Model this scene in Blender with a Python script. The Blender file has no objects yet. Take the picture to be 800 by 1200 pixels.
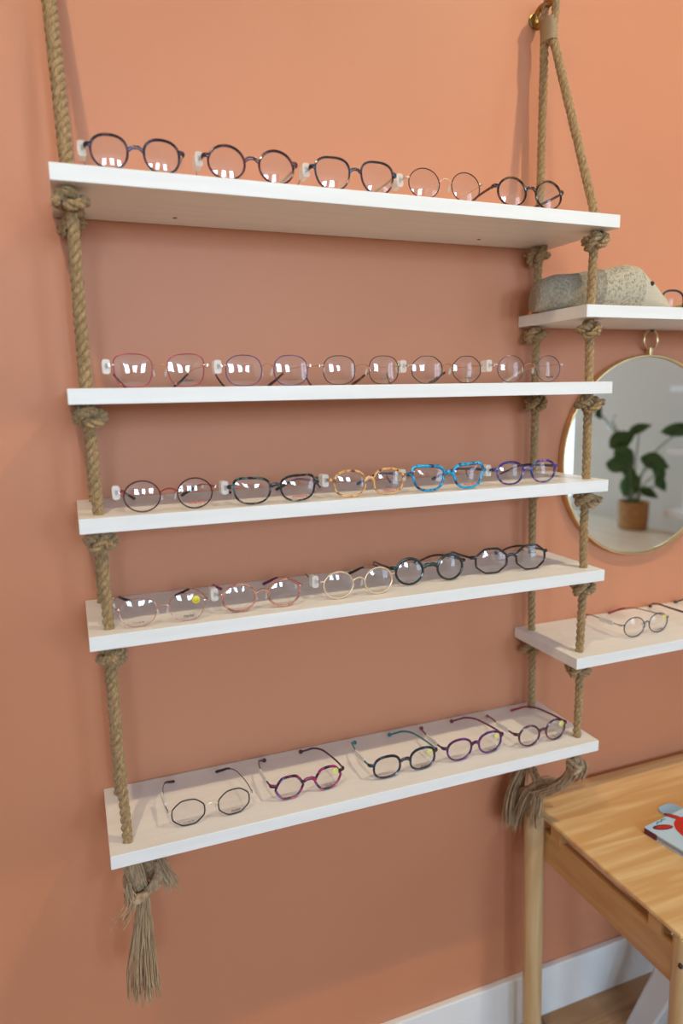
import bpy, bmesh, math, random
from mathutils import Vector, Matrix
random.seed(7)
PI = math.pi
scn = bpy.context.scene
C = scn.collection

# ------------------------------------------------------------ camera, world, lights, exposure
Z0 = 1.46046
cam_d = bpy.data.cameras.new('camera'); cam = bpy.data.objects.new('camera', cam_d); C.objects.link(cam)
cam.matrix_world = Matrix(((0.93204078, 0.07658571, -0.35416751, -0.003832),
                           (-0.36193474, 0.14979367, -0.92008972, -1.205554),
                           (-0.01741368, 0.98574666, 0.16733283, 0.021393 + Z0),
                           (0, 0, 0, 1)))
cam_d.sensor_fit = 'HORIZONTAL'; cam_d.sensor_width = 24.0; cam_d.lens = 0.819987 * 1000 / 800 * 24.0
cam_d.dof.use_dof = True; cam_d.dof.focus_distance = 1.17; cam_d.dof.aperture_fstop = 2.1
cam_d.clip_start = 0.05
scn.camera = cam
scn.view_settings.view_transform = 'Standard'; scn.view_settings.look = 'None'
scn.view_settings.gamma = 1.0; scn.view_settings.use_curve_mapping = False
scn.view_settings.exposure = 0.07
w = bpy.data.worlds.new('sky'); scn.world = w; w.use_nodes = True
w.node_tree.nodes['Background'].inputs[0].default_value = (0.72, 0.86, 1.0, 1)
w.node_tree.nodes['Background'].inputs[1].default_value = 1.6

def spot(name, loc, target, power, color, size, angle, blend=0.7):
    l = bpy.data.lights.new(name, 'SPOT'); l.energy = power; l.color = color
    l.shadow_soft_size = size; l.spot_size = math.radians(angle); l.spot_blend = blend
    o = bpy.data.objects.new(name, l); C.objects.link(o); o.location = loc
    o.rotation_euler = (Vector(target) - Vector(loc)).to_track_quat('-Z', 'Y').to_euler(); return o
def area(name, loc, rot, sx, sy, power, color):
    l = bpy.data.lights.new(name, 'AREA'); l.shape = 'RECTANGLE'; l.size = sx; l.size_y = sy
    l.energy = power; l.color = color
    o = bpy.data.objects.new(name, l); C.objects.link(o); o.location = loc; o.rotation_euler = rot; return o
WARM = (1.0, 0.80, 0.49)
COOL = (0.57, 0.78, 1.0)
spot('ceiling_spot_left', (-0.30, -1.07, 3.09), (-0.2, -0.05, 0.5), 48, WARM, 0.028, 112, 1.0)
spot('ceiling_spot_right', (1.32, -1.07, 3.09), (1.35, -0.05, 0.5), 70, WARM, 0.028, 114, 1.0)
area('daylight_window_one', (-1.0, -6.38, 2.35), (PI/2, 0, 0), 0.8, 1.3, 88, COOL)
area('daylight_window_two', (0.45, -6.38, 2.35), (PI/2, 0, 0), 0.8, 1.3, 88, COOL)
area('daylight_window_three', (1.9, -6.38, 2.35), (PI/2, 0, 0), 0.8, 1.3, 88, COOL)
area('daylight_window_side', (3.20, -3.0, 1.65), (PI/2, 0, PI/2), 1.1, 1.8, 20, COOL)

# ------------------------------------------------------------ materials
def mat(name, col, rough=0.5, metal=0.0, spec=0.5, noise=None, bump=None, coat=0.0, trans=0.0, sheen=0.0):
    m = bpy.data.materials.new(name); m.use_nodes = True; nt = m.node_tree; N = nt.nodes; L = nt.links
    b = N['Principled BSDF']
    b.inputs['Base Color'].default_value = (*col, 1); b.inputs['Roughness'].default_value = rough
    b.inputs['Metallic'].default_value = metal; b.inputs['Specular IOR Level'].default_value = spec
    b.inputs['Coat Weight'].default_value = coat; b.inputs['Transmission Weight'].default_value = trans
    b.inputs['Sheen Weight'].default_value = sheen
    tc = N.new('ShaderNodeTexCoord'); mp = N.new('ShaderNodeMapping'); L.new(tc.outputs['Object'], mp.inputs[0])
    if noise:   # (scale vec, amount colour2, lo, hi, detail)
        sc, c2, lo, hi, det = noise
        mp.inputs['Scale'].default_value = sc
        n = N.new('ShaderNodeTexNoise'); n.inputs['Scale'].default_value = 1; n.inputs['Detail'].default_value = det
        L.new(mp.outputs[0], n.inputs[0])
        r = N.new('ShaderNodeValToRGB'); r.color_ramp.elements[0].position = lo; r.color_ramp.elements[1].position = hi
        r.color_ramp.elements[0].color = (*col, 1); r.color_ramp.elements[1].color = (*c2, 1)
        L.new(n.outputs[0], r.inputs[0]); L.new(r.outputs[0], b.inputs['Base Color'])
    if bump:    # (scale vec, strength, distance, detail)
        sc, st, di, det = bump
        mp2 = N.new('ShaderNodeMapping'); mp2.inputs['Scale'].default_value = sc; L.new(tc.outputs['Object'], mp2.inputs[0])
        n2 = N.new('ShaderNodeTexNoise'); n2.inputs['Scale'].default_value = 1; n2.inputs['Detail'].default_value = det
        L.new(mp2.outputs[0], n2.inputs[0])
        bp = N.new('ShaderNodeBump'); bp.inputs['Strength'].default_value = st; bp.inputs['Distance'].default_value = di
        L.new(n2.outputs[0], bp.inputs['Height']); L.new(bp.outputs[0], b.inputs['Normal'])
    return m
def ramp_mat(name, cols, scale=90, rough=0.22, kind='voronoi', coat=0.4, sc=(1, 1, 1)):
    """mottled acetate: several colours in patches"""
    m = mat(name, cols[0], rough, coat=coat); nt = m.node_tree; N = nt.nodes; L = nt.links; b = N['Principled BSDF']
    tc = N.new('ShaderNodeTexCoord'); mp = N.new('ShaderNodeMapping'); mp.inputs['Scale'].default_value = sc
    L.new(tc.outputs['Object'], mp.inputs[0])
    if kind == 'voronoi':
        t = N.new('ShaderNodeTexVoronoi'); t.inputs['Scale'].default_value = scale
        L.new(mp.outputs[0], t.inputs[0])
        s = N.new('ShaderNodeSeparateColor'); L.new(t.outputs['Color'], s.inputs[0]); out = s.outputs[0]
    else:
        t = N.new('ShaderNodeTexNoise'); t.inputs['Scale'].default_value = scale; t.inputs['Detail'].default_value = 2
        L.new(mp.outputs[0], t.inputs[0])
        mr = N.new('ShaderNodeMapRange'); mr.inputs[1].default_value = .3; mr.inputs[2].default_value = .7
        L.new(t.outputs[0], mr.inputs[0]); out = mr.outputs[0]
    r = N.new('ShaderNodeValToRGB'); r.color_ramp.interpolation = 'CONSTANT' if kind == 'voronoi' else 'EASE'
    n = len(cols); els = r.color_ramp.elements
    while len(els) < n: els.new(0.5)
    for i, c in enumerate(cols):
        els[i].position = i / n; els[i].color = (*c, 1)
    L.new(out, r.inputs[0]); L.new(r.outputs[0], b.inputs['Base Color']); return m

M = {}
M['wall'] = mat('terracotta_paint', (0.62, 0.256, 0.138), 0.48, spec=0.35,
                noise=((2.2, 2.2, 2.2), (0.59, 0.243, 0.131), .3, .7, 3), bump=((260, 260, 260), .06, .001, 3))
M['white_wall'] = mat('warm_white_paint', (0.70, 0.64, 0.54), 0.7, bump=((200, 200, 200), .05, .001, 2))
M['ceiling'] = mat('ceiling_paint', (0.55, 0.54, 0.52), 0.8)
M['trim'] = mat('white_gloss_paint', (0.86, 0.87, 0.88), 0.32, coat=.1)
M['shelf'] = mat('white_melamine', (0.89, 0.88, 0.87), 0.38,
                 noise=((4, 60, 60), (0.85, 0.84, 0.83), .35, .65, 3), bump=((20, 700, 700), .05, .0005, 3))
M['jute'] = mat('jute_fibre', (0.26, 0.155, 0.066), 0.88, spec=.15,
                noise=((420, 420, 120), (0.51, 0.34, 0.165), .34, .66, 4), bump=((900, 900, 160), .8, .0015, 4), sheen=.25)
M['fray'] = mat('frayed_jute', (0.34, 0.215, 0.115), 0.9, spec=.12,
                noise=((200, 200, 30), (0.58, 0.41, 0.25), .34, .66, 4), bump=((900, 900, 120), .6, .001, 3), sheen=.3)
M['whip'] = mat('whipping_cord', (0.42, 0.30, 0.165), 0.8, bump=((60, 60, 1400), .7, .001, 2))
M['brass'] = mat('brass', (0.78, 0.60, 0.33), 0.28, 1.0, noise=((30, 30, 30), (0.72, 0.54, 0.29), .4, .6, 2))
M['antique'] = mat('antique_brass', (0.42, 0.27, 0.09), 0.36, 1.0, noise=((120, 120, 120), (0.30, 0.19, 0.07), .35, .65, 3))
M['mirror'] = mat('mirror_glass', (0.93, 0.94, 0.93), 0.01, 1.0)
M['screw'] = mat('dark_screw', (0.13, 0.08, 0.06), 0.4, .8)
def wood(name, c1, c2, sc, rough=.42):
    m = mat(name, c1, rough, noise=(sc, c2, .3, .7, 5), bump=(tuple(s * 3 for s in sc), .12, .0006, 3)); return m
def pine(name, c1, c2, axis, rough=.38):
    m = mat(name, c1, rough, coat=.08); nt = m.node_tree; N = nt.nodes; L = nt.links; b = N['Principled BSDF']
    tc = N.new('ShaderNodeTexCoord'); mp = N.new('ShaderNodeMapping')
    s = [14, 14, 14]; s[axis] = 1.6; mp.inputs['Scale'].default_value = s
    L.new(tc.outputs['Object'], mp.inputs[0])
    n = N.new('ShaderNodeTexNoise'); n.inputs['Scale'].default_value = 1.0; n.inputs['Detail'].default_value = 3; n.inputs['Distortion'].default_value = .4
    L.new(mp.outputs[0], n.inputs[0])
    mul = N.new('ShaderNodeMath'); mul.operation = 'MULTIPLY'; mul.inputs[1].default_value = 9; L.new(n.outputs[0], mul.inputs[0])
    fr = N.new('ShaderNodeMath'); fr.operation = 'PINGPONG'; fr.inputs[1].default_value = 1; L.new(mul.outputs[0], fr.inputs[0])
    mp3 = N.new('ShaderNodeMapping'); s3 = [420, 420, 420]; s3[axis] = 12; mp3.inputs['Scale'].default_value = s3; L.new(tc.outputs['Object'], mp3.inputs[0])
    n3 = N.new('ShaderNodeTexNoise'); n3.inputs['Scale'].default_value = 1; n3.inputs['Detail'].default_value = 2; L.new(mp3.outputs[0], n3.inputs[0])
    ad = N.new('ShaderNodeMath'); ad.operation = 'MULTIPLY_ADD'; ad.inputs[1].default_value = .35; L.new(n3.outputs[0], ad.inputs[0]); L.new(fr.outputs[0], ad.inputs[2])
    r = N.new('ShaderNodeValToRGB'); r.color_ramp.elements[0].position = .15; r.color_ramp.elements[1].position = 1.15 if False else 1.0
    r.color_ramp.elements[0].color = (*c1, 1); r.color_ramp.elements[1].color = (*c2, 1)
    L.new(ad.outputs[0], r.inputs[0]); L.new(r.outputs[0], b.inputs['Base Color']); return m
M['pine_x'] = pine('pine_board', (0.84, 0.60, 0.31), (0.70, 0.41, 0.17), 0)
M['pine_y'] = pine('pine_rail', (0.62, 0.36, 0.155), (0.50, 0.26, 0.10), 1)
M['pine_z'] = pine('pine_leg', (0.68, 0.48, 0.26), (0.60, 0.39, 0.19), 2)
M['oak'] = pine('oak_plank', (0.56, 0.33, 0.165), (0.38, 0.205, 0.09), 0, .45)
M['oak_dark'] = pine('oak_plank_dark', (0.50, 0.28, 0.135), (0.33, 0.17, 0.07), 0, .45)
M['knot_hole'] = mat('wood_knot', (0.05, 0.025, 0.014), 0.6)
M['gap'] = mat('floor_gap', (0.06, 0.035, 0.02), 0.9)
M['tan_top'] = pine('pale_counter', (0.80, 0.69, 0.54), (0.72, 0.60, 0.45), 1)
M['plastic_white'] = mat('white_plastic', (0.78, 0.80, 0.83), 0.4)
M['leaf'] = mat('green_leaf', (0.022, 0.085, 0.022), 0.35, noise=((9, 9, 9), (0.05, 0.15, 0.035), .35, .7, 2))
M['stem'] = mat('plant_stem', (0.10, 0.16, 0.06), 0.5)
M['basket'] = mat('woven_basket', (0.50, 0.28, 0.11), 0.75, noise=((25, 25, 140), (0.36, 0.19, 0.07), .35, .65, 2))
M['soil'] = mat('soil', (0.05, 0.035, 0.02), 0.95, bump=((150,)*3, .6, .004, 3))
M['black'] = mat('black_plastic', (0.012, 0.010, 0.012), 0.25, coat=.3)
M['red_cover'] = mat('red_print', (0.62, 0.03, 0.02), 0.4)
M['red_dark'] = mat('dark_outline_print', (0.10, 0.01, 0.02), 0.4)
M['paleblue'] = mat('pale_blue_card', (0.34, 0.60, 0.92), 0.4)
M['bluelight'] = mat('light_blue_cover', (0.44, 0.68, 0.92), 0.35, noise=((14, 14, 14), (0.56, 0.76, 0.94), .4, .6, 3))
M['teal_print'] = mat('teal_print', (0.03, 0.36, 0.48), 0.4)
M['pages'] = mat('page_edges', (0.55, 0.52, 0.48), 0.8, noise=((3, 3, 900), (0.35, 0.28, 0.28), .4, .6, 1))
M['spine'] = mat('dark_red_spine', (0.14, 0.02, 0.05), 0.4)

def lens_material():
    m = bpy.data.materials.new('clear_lens'); m.use_nodes = True; nt = m.node_tree; N = nt.nodes; L = nt.links
    N.remove(N['Principled BSDF'])
    t = N.new('ShaderNodeBsdfTransparent'); t.inputs[0].default_value = (0.975, 0.975, 0.98, 1)
    g = N.new('ShaderNodeBsdfGlossy'); g.inputs['Roughness'].default_value = 0.03; g.inputs[0].default_value = (0.95, 0.97, 1.0, 1)
    lw = N.new('ShaderNodeLayerWeight'); lw.inputs[0].default_value = .5
    p = N.new('ShaderNodeMath'); p.operation = 'POWER'; p.inputs[1].default_value = 5; L.new(lw.outputs['Facing'], p.inputs[0])
    f = N.new('ShaderNodeMath'); f.operation = 'MULTIPLY_ADD'; f.inputs[1].default_value = .93; f.inputs[2].default_value = .045; L.new(p.outputs[0], f.inputs[0])
    x = N.new('ShaderNodeMixShader'); L.new(f.outputs[0], x.inputs[0]); L.new(t.outputs[0], x.inputs[1]); L.new(g.outputs[0], x.inputs[2])
    L.new(x.outputs[0], N['Material Output'].inputs[0]); return m
M['lens'] = lens_material()
def clearish(name, col, a):
    m = bpy.data.materials.new(name); m.use_nodes = True; nt = m.node_tree; N = nt.nodes; L = nt.links
    b = N['Principled BSDF']; b.inputs['Base Color'].default_value = (*col, 1); b.inputs['Roughness'].default_value = .3
    t = N.new('ShaderNodeBsdfTransparent'); x = N.new('ShaderNodeMixShader'); x.inputs[0].default_value = a
    L.new(t.outputs[0], x.inputs[1]); L.new(b.outputs[0], x.inputs[2]); L.new(x.outputs[0], N['Material Output'].inputs[0]); return m
M['tag'] = clearish('translucent_tag', (0.90, 0.88, 0.84), .55)
M['sleeve'] = clearish('clear_sleeve', (0.92, 0.91, 0.90), .78)
M['tag_print'] = mat('tag_print', (0.36, 0.35, 0.36), .6)
M['pad'] = clearish('silicone_pad', (0.8, 0.78, 0.74), .5)
M['pane'] = clearish('window_glass', (0.9, 0.95, 1.0), .04)
M['sticker'] = mat('yellow_sticker', (0.83, 0.68, 0.02), .4)
M['sticker_pale'] = clearish('pale_yellow_sticker', (0.85, 0.80, 0.25), .6)
M['print_red'] = mat('red_lens_print', (0.55, 0.05, 0.03), .5)
M['print_dark'] = mat('dark_lens_print', (0.05, 0.05, 0.05), .5)
M['print_grey'] = mat('grey_lens_print', (0.18, 0.14, 0.13), .5)
# frame materials
F = {}
def wire(k, col, rough=.28, metal=.7): F[k] = mat('frame_' + k, col, rough, metal)
wire('gold', (0.80, 0.52, 0.32), .22, 1); wire('rose_gold', (0.78, 0.46, 0.36), .25, 1); wire('pale_gold', (0.84, 0.64, 0.46), .3, .6)
wire('magenta', (0.42, 0.03, 0.09), .3, .3); wire('violet', (0.10, 0.04, 0.22), .3, .4); wire('brown', (0.06, 0.018, 0.016), .3, .4)
wire('dark', (0.03, 0.02, 0.022), .3, .4); wire('plum_silver', (0.16, 0.10, 0.15), .28, .7); wire('red', (0.38, 0.012, 0.02), .3, .4)
wire('gunmetal', (0.10, 0.10, 0.13), .3, .8); wire('silver', (0.55, 0.53, 0.52), .25, 1); wire('black_wire', (0.012, 0.01, 0.014), .3, .3)
F['navy'] = ramp_mat('acetate_navy', [(.012, .010, .035), (.05, .035, .09), (.008, .008, .018), (.09, .04, .06)], 110)
F['burgundy'] = ramp_mat('acetate_burgundy', [(.05, .010, .022), (.10, .016, .04), (.025, .006, .018), (.12, .04, .05)], 110)
F['steel_blue'] = ramp_mat('acetate_steel_blue', [(.012, .02, .05), (.03, .05, .11), (.008, .010, .025), (.06, .03, .035)], 110)
F['tortoise'] = ramp_mat('acetate_tortoise', [(.016, .006, .006), (.07, .022, .010), (.010, .005, .006), (.13, .045, .015)], 160)
F['multi_dark'] = ramp_mat('acetate_multi_dark', [(.006, .005, .010), (.012, .016, .03), (.02, .006, .014), (.008, .006, .010), (.10, .14, .18), (.008, .006, .010), (.04, .13, .11)], 190)
F['honey'] = ramp_mat('acetate_honey', [(.72, .36, .08), (.75, .42, .14), (.22, .08, .05), (.72, .36, .22), (.50, .22, .06), (.78, .50, .24)], 230)
F['azure'] = ramp_mat('acetate_azure', [(.008, .30, .58), (.012, .40, .66), (.008, .03, .07), (.01, .34, .62), (.008, .22, .46), (.012, .08, .16)], 210)
F['azure_violet'] = ramp_mat('acetate_azure_violet', [(.05, .04, .22), (.04, .20, .34), (.07, .012, .16), (.28, .12, .30), (.03, .02, .10), (.06, .03, .24)], 210)
F['rose_clear'] = ramp_mat('acetate_rose', [(.52, .20, .15), (.42, .13, .10), (.60, .28, .20), (.30, .10, .08)], 150)
F['bottle'] = ramp_mat('acetate_bottle_green', [(.006, .016, .012), (.010, .026, .018), (.005, .010, .008)], 60)
F['dark_brown'] = ramp_mat('acetate_dark_brown', [(.022, .012, .012), (.035, .018, .018), (.018, .010, .010)], 60)
F['pink_multi'] = ramp_mat('acetate_pink_multi', [(.022, .008, .03), (.42, .014, .11), (.012, .006, .018), (.30, .012, .10), (.05, .12, .35), (.20, .010, .07)], 130)
F['teal_dark'] = ramp_mat('acetate_teal_dark', [(.008, .010, .022), (.010, .022, .05), (.03, .012, .03), (.012, .06, .10), (.010, .012, .028)], 130)
F['purple'] = ramp_mat('acetate_purple', [(.08, .008, .10), (.13, .012, .12), (.06, .008, .05), (.12, .02, .28), (.07, .006, .06)], 90)
F['wine'] = ramp_mat('acetate_wine', [(.07, .010, .035), (.13, .025, .06), (.045, .010, .025), (.16, .05, .09)], 130)
F['teal_brown'] = ramp_mat('acetate_teal_to_brown', [(.006, .09, .15), (.010, .03, .06), (.05, .02, .015)], 40, kind='noise')
F['t_black'] = mat('temple_black', (.012, .010, .018), .3, coat=.3)
F['t_plum'] = mat('temple_plum', (.05, .008, .05), .3, coat=.3)
F['t_wine'] = mat('temple_wine', (.16, .012, .05), .3, coat=.3)
F['t_teal'] = mat('temple_teal', (.008, .21, .23), .3, coat=.3)
F['t_green'] = mat('temple_green', (.22, .42, .02), .3, coat=.3)
F['t_brown'] = mat('temple_brown', (.045, .018, .014), .35, coat=.2)
F['t_red'] = mat('temple_red', (.33, .02, .04), .35)
F['t_navy'] = mat('temple_navy', (.012, .012, .06), .3, coat=.3)
F['t_clear'] = mat('temple_translucent_cream', (.55, .46, .38), .3)

# ------------------------------------------------------------ mesh helpers
class MB:
    def __init__(s): s.v = []; s.f = []
    def box(s, x0, x1, y0, y1, z0, z1):
        b = len(s.v)
        s.v += [(x, y, z) for z in (z0, z1) for y in (y0, y1) for x in (x0, x1)]
        s.f += [tuple(b + i for i in q) for q in ((0, 2, 3, 1), (4, 5, 7, 6), (0, 1, 5, 4), (2, 6, 7, 3), (0, 4, 6, 2), (1, 3, 7, 5))]
    def ring_loft(s, rings, closed=False, caps=True):
        b = len(s.v); n = len(rings[0])
        for r in rings: s.v += [tuple(p) for p in r]
        m = len(rings)
        for i in range(m if closed else m - 1):
            a0 = b + i * n; a1 = b + ((i + 1) % m) * n
            for j in range(n):
                k = (j + 1) % n; s.f.append((a0 + j, a0 + k, a1 + k, a1 + j))
        if caps and not closed:
            s.f.append(tuple(b + j for j in range(n))[::-1]); s.f.append(tuple(b + (m - 1) * n + j for j in range(n)))
    def tube(s, pts, rad, n=8, closed=False, ref=None, rads2=None):
        """sweep; rad number or list; ref = fixed up vector (section axis a along ref-perp, b along ref)"""
        pts = [Vector(p) for p in pts]; m = len(pts); rings = []
        up = None
        for i, p in enumerate(pts):
            if closed: t = pts[(i + 1) % m] - pts[i - 1]
            else: t = pts[min(i + 1, m - 1)] - pts[max(i - 1, 0)]
            if t.length < 1e-9: t = Vector((0, 0, 1))
            t.normalize()
            if ref is not None: bb = Vector(ref); bb = (bb - t * bb.dot(t)).normalized()
            else:
                if up is None:
                    up = Vector((0, 0, 1)) if abs(t.z) < .9 else Vector((1, 0, 0))
                bb = (up - t * up.dot(t)).normalized(); up = bb
            aa = t.cross(bb)
            r1 = rad[i] if isinstance(rad, (list, tuple)) else rad
            r2 = r1 if rads2 is None else (rads2[i] if isinstance(rads2, (list, tuple)) else rads2)
            rings.append([p + aa * r1 * math.cos(2 * PI * j / n) + bb * r2 * math.sin(2 * PI * j / n) for j in range(n)])
        s.ring_loft(rings, closed)
    def ball(s, c, r, n=8, sz=1.0):
        rings = []
        for i in range(1, n):
            a = PI * i / n
            rings.append([(c[0] + r * math.sin(a) * math.cos(2 * PI * j / (n + 2)), c[1] + r * math.sin(a) * math.sin(2 * PI * j / (n + 2)), c[2] + sz * r * math.cos(a)) for j in range(n + 2)])
        s.ring_loft(rings)
    def lathe(s, prof, n=24, cx=0, cy=0):
        s.ring_loft([[(cx + r * math.cos(2 * PI * j / n), cy + r * math.sin(2 * PI * j / n), z) for j in range(n)] for r, z in prof])
    def prism(s, outline, z0, z1):
        s.ring_loft([[(x, y, z0) for x, y in outline], [(x, y, z1) for x, y in outline]])
    def mesh(s, name, m, smooth=True):
        me = bpy.data.meshes.new(name); me.from_pydata(s.v, [], s.f)
        bm = bmesh.new(); bm.from_mesh(me); bmesh.ops.recalc_face_normals(bm, faces=bm.faces); bm.to_mesh(me); bm.free()
        me.materials.append(m)
        if smooth:
            me.polygons.foreach_set('use_smooth', [True] * len(me.polygons))
            try: me.set_sharp_from_angle(angle=math.radians(42))
            except Exception: pass
        return me
    def build(s, name, m, parent=None, smooth=True, loc=None, bevel=0):
        o = bpy.data.objects.new(name, s.mesh(name, m, smooth)); C.objects.link(o)
        if parent: o.parent = parent
        if loc: o.location = loc
        if bevel:
            b = o.modifiers.new('bevel', 'BEVEL'); b.width = bevel; b.segments = 2; b.limit_method = 'ANGLE'
        return o
def tag(o, label, cat, group=None, kind=None):
    if label: o['label'] = label
    if cat: o['category'] = cat
    if group: o['group'] = group
    if kind: o['kind'] = kind
    return o
def thing(name, label, cat, loc=(0, 0, 0), rot=(0, 0, 0), group=None):
    o = bpy.data.objects.new(name, None); C.objects.link(o); o.location = loc; o.rotation_euler = rot
    o.empty_display_size = .02
    return tag(o, label, cat, group)
def smooth_path(pts, k=6, closed=False):
    P = [Vector(p) for p in pts]; out = []; n = len(P)
    rng = range(n if closed else n - 1)
    for i in rng:
        if closed: p0, p1, p2, p3 = P[i - 1], P[i], P[(i + 1) % n], P[(i + 2) % n]
        else: p0, p1, p2, p3 = P[max(i - 1, 0)], P[i], P[i + 1], P[min(i + 2, n - 1)]
        for j in range(k):
            t = j / k
            out.append(.5 * ((2 * p1) + (p2 - p0) * t + (2 * p0 - 5 * p1 + 4 * p2 - p3) * t * t + (3 * p1 - p0 - 3 * p2 + p3) * t ** 3))
    if not closed: out.append(P[-1])
    return out
def resample(pts, step):
    out = [pts[0]]; acc = 0
    for a, b in zip(pts, pts[1:]):
        d = (b - a).length; t = step - acc
        while t <= d:
            out.append(a.lerp(b, t / d)); t += step
        acc = (acc + d) % step if d + acc >= step else acc + d
    if (out[-1] - pts[-1]).length > step * .3: out.append(pts[-1])
    return out
def twisted(mb, pts, R, pitch=.038, n=8, step=.003, phase=0., closed=False):
    """three strand laid rope along pts"""
    pts = resample([Vector(p) for p in pts], step); m = len(pts)
    up = None; frames = []
    for i in range(m):
        t = (pts[min(i + 1, m - 1)] - pts[max(i - 1, 0)]).normalized()
        if up is None: up = Vector((0, 1, 0)) if abs(t.y) < .9 else Vector((1, 0, 0))
        bb = (up - t * up.dot(t)).normalized(); up = bb
        frames.append((t.cross(bb), bb))
    for k in range(3):
        path = []
        for i, p in enumerate(pts):
            a = phase - 2 * PI * (k / 3 + i * step / pitch)
            aa, bb = frames[i]
            path.append(p + (aa * math.cos(a) + bb * math.sin(a)) * R * .53)
        mb.tube(path, [R * (.51 + .03 * math.sin(i * 1.7 + k)) for i in range(m)], n)

# ------------------------------------------------------------ the room
RX, LX, RY, CZ = 2.98, -2.0, -6.25, 3.15
def wall_with_holes(name, axis, pos, a0, a1, thick, holes, m):
    """wall plane normal to axis; holes = [(b0,b1,z0,z1)] along the other horizontal axis"""
    mb = MB()
    def put(b0, b1, z0, z1):
        if b1 - b0 < 1e-4 or z1 - z0 < 1e-4: return
        if axis == 'y': mb.box(b0, b1, min(pos, pos + thick), max(pos, pos + thick), z0, z1)
        else: mb.box(min(pos, pos + thick), max(pos, pos + thick), b0, b1, z0, z1)
    cur = a0
    for b0, b1, z0, z1 in sorted(holes):
        put(cur, b0, 0, CZ); put(b0, b1, 0, z0); put(b0, b1, z1, CZ); cur = b1
    put(cur, a1, 0, CZ)
    o = mb.build(name, m, smooth=False); o['kind'] = 'structure'; return o
wall_with_holes('wall_front', 'y', 0.0, LX - .1, RX + .1, .12, [], M['wall'])
wall_with_holes('wall_rear', 'y', RY, LX - .1, RX + .1, -.10, [(-1.4, -.6, 1.7, 3.0), (.05, .85, 1.7, 3.0), (1.5, 2.3, 1.7, 3.0)], M['white_wall'])
wall_with_holes('wall_left', 'x', LX, RY, 0, -.12, [], M['white_wall'])
wall_with_holes('wall_right', 'x', RX, RY, 0, .12, [(-3.55, -2.44, .75, 2.55)], M['white_wall'])
mb = MB(); mb.box(LX - .12, RX + .12, RY - .12, .12, CZ, CZ + .1); mb.build('ceiling', M['ceiling'], smooth=False)['kind'] = 'structure'
mb = MB(); mb.box(LX - .12, RX + .12, RY - .12, .12, -.08, -.008)
floor = mb.build('floor', M['gap'], smooth=False); floor['kind'] = 'structure'
# oak planks, each one a piece of the floor
pl = {}
row = 0; y = -.002; PW = .142
while y > RY:
    x = LX - [.3, 1.1, .75, 1.5][row % 4]
    while x < RX:
        L_ = 1.62; x0 = max(x, LX); x1 = min(x + L_, RX)
        if x1 - x0 > .05:
            key = (round(x1 - x0, 3), row % 3 == 1)
            if key not in pl:
                b_ = MB(); w_, d_ = x1 - x0 - .003, PW - .003
                b_.v = [(0, 0, -.008), (w_, 0, -.008), (w_, d_, -.008), (0, d_, -.008), (0, 0, -.001), (w_, 0, -.001), (w_, d_, -.001), (0, d_, -.001),
                        (.002, .002, 0), (w_ - .002, .002, 0), (w_ - .002, d_ - .002, 0), (.002, d_ - .002, 0)]
                b_.f = [(0, 1, 5, 4), (1, 2, 6, 5), (2, 3, 7, 6), (3, 0, 4, 7), (4, 5, 9, 8), (5, 6, 10, 9), (6, 7, 11, 10), (7, 4, 8, 11), (8, 9, 10, 11), (3, 2, 1, 0)]
                pl[key] = b_.mesh('plank', M['oak_dark'] if key[1] else M['oak'], False)
            o = bpy.data.objects.new('plank', pl[key]); C.objects.link(o); o.parent = floor
            o.location = (x0 + .0015, y - PW + .0015, 0)
        x += L_
    y -= PW; row += 1
# dark knots in the oak
mb = MB()
mb.lathe([(.0001, .0006), (.010, .0006), (.012, .0)], 14, 0, 0)
o = mb.build('wood_knot', M['knot_hole'], floor, loc=(1.02, -.165, 0.0)); o.scale = (1.6, .8, 1)
# baseboards
def board(name, x0, x1, y0, y1, h=.128):
    mb = MB(); mb.box(x0, x1, y0, y1, 0, h); o = mb.build(name, M['trim'], smooth=False, bevel=.003); o['kind'] = 'structure'; return o
board('baseboard_front', LX, RX, -.016, 0)
board('baseboard_right', RX - .016, RX, RY + .016, -.016)
board('baseboard_left', LX, LX + .016, RY + .016, -.016)
# windows (frame, mullions, panes)
def window(name, axis, pos, b0, b1, z0, z1, nv, nh):
    root = bpy.data.objects.new(name, None); C.objects.link(root); root['kind'] = 'structure'
    def bx(mb, c0, c1, d0, d1, e0, e1):
        if axis == 'y': mb.box(c0, c1, pos + d0, pos + d1, e0, e1)
        else: mb.box(pos + d0, pos + d1, c0, c1, e0, e1)
    mb = MB(); t = .05
    bx(mb, b0, b0 + t, -.03, .03, z0, z1); bx(mb, b1 - t, b1, -.03, .03, z0, z1)
    bx(mb, b0 + t, b1 - t, -.03, .03, z0, z0 + t); bx(mb, b0 + t, b1 - t, -.03, .03, z1 - t, z1)
    mb.build('window_frame', M['trim'], root, False)
    mb = MB()
    for i in range(1, nv + 1):
        c = b0 + (b1 - b0) * i / (nv + 1); bx(mb, c - .022, c + .022, -.02, .02, z0 + t, z1 - t)
    for i in range(1, nh + 1):
        c = z0 + (z1 - z0) * i / (nh + 1); bx(mb, b0 + t, b1 - t, -.018, .018, c - .02, c + .02)
    mb.build('mullion', M['trim'], root, False)
    mb = MB(); bx(mb, b0 + t, b1 - t, -.003, .003, z0 + t, z1 - t); mb.build('pane', M['pane'], root, False)
for i_, c_ in enumerate((-1.4, .05, 1.5)):
    window('window_%d' % (i_ + 1), 'y', RY - .05, c_, c_ + .8, 1.7, 3.0, 1, 1)
window('window_4', 'x', RX + .06, -3.55, -2.44, .75, 2.55, 1, 1)

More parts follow.
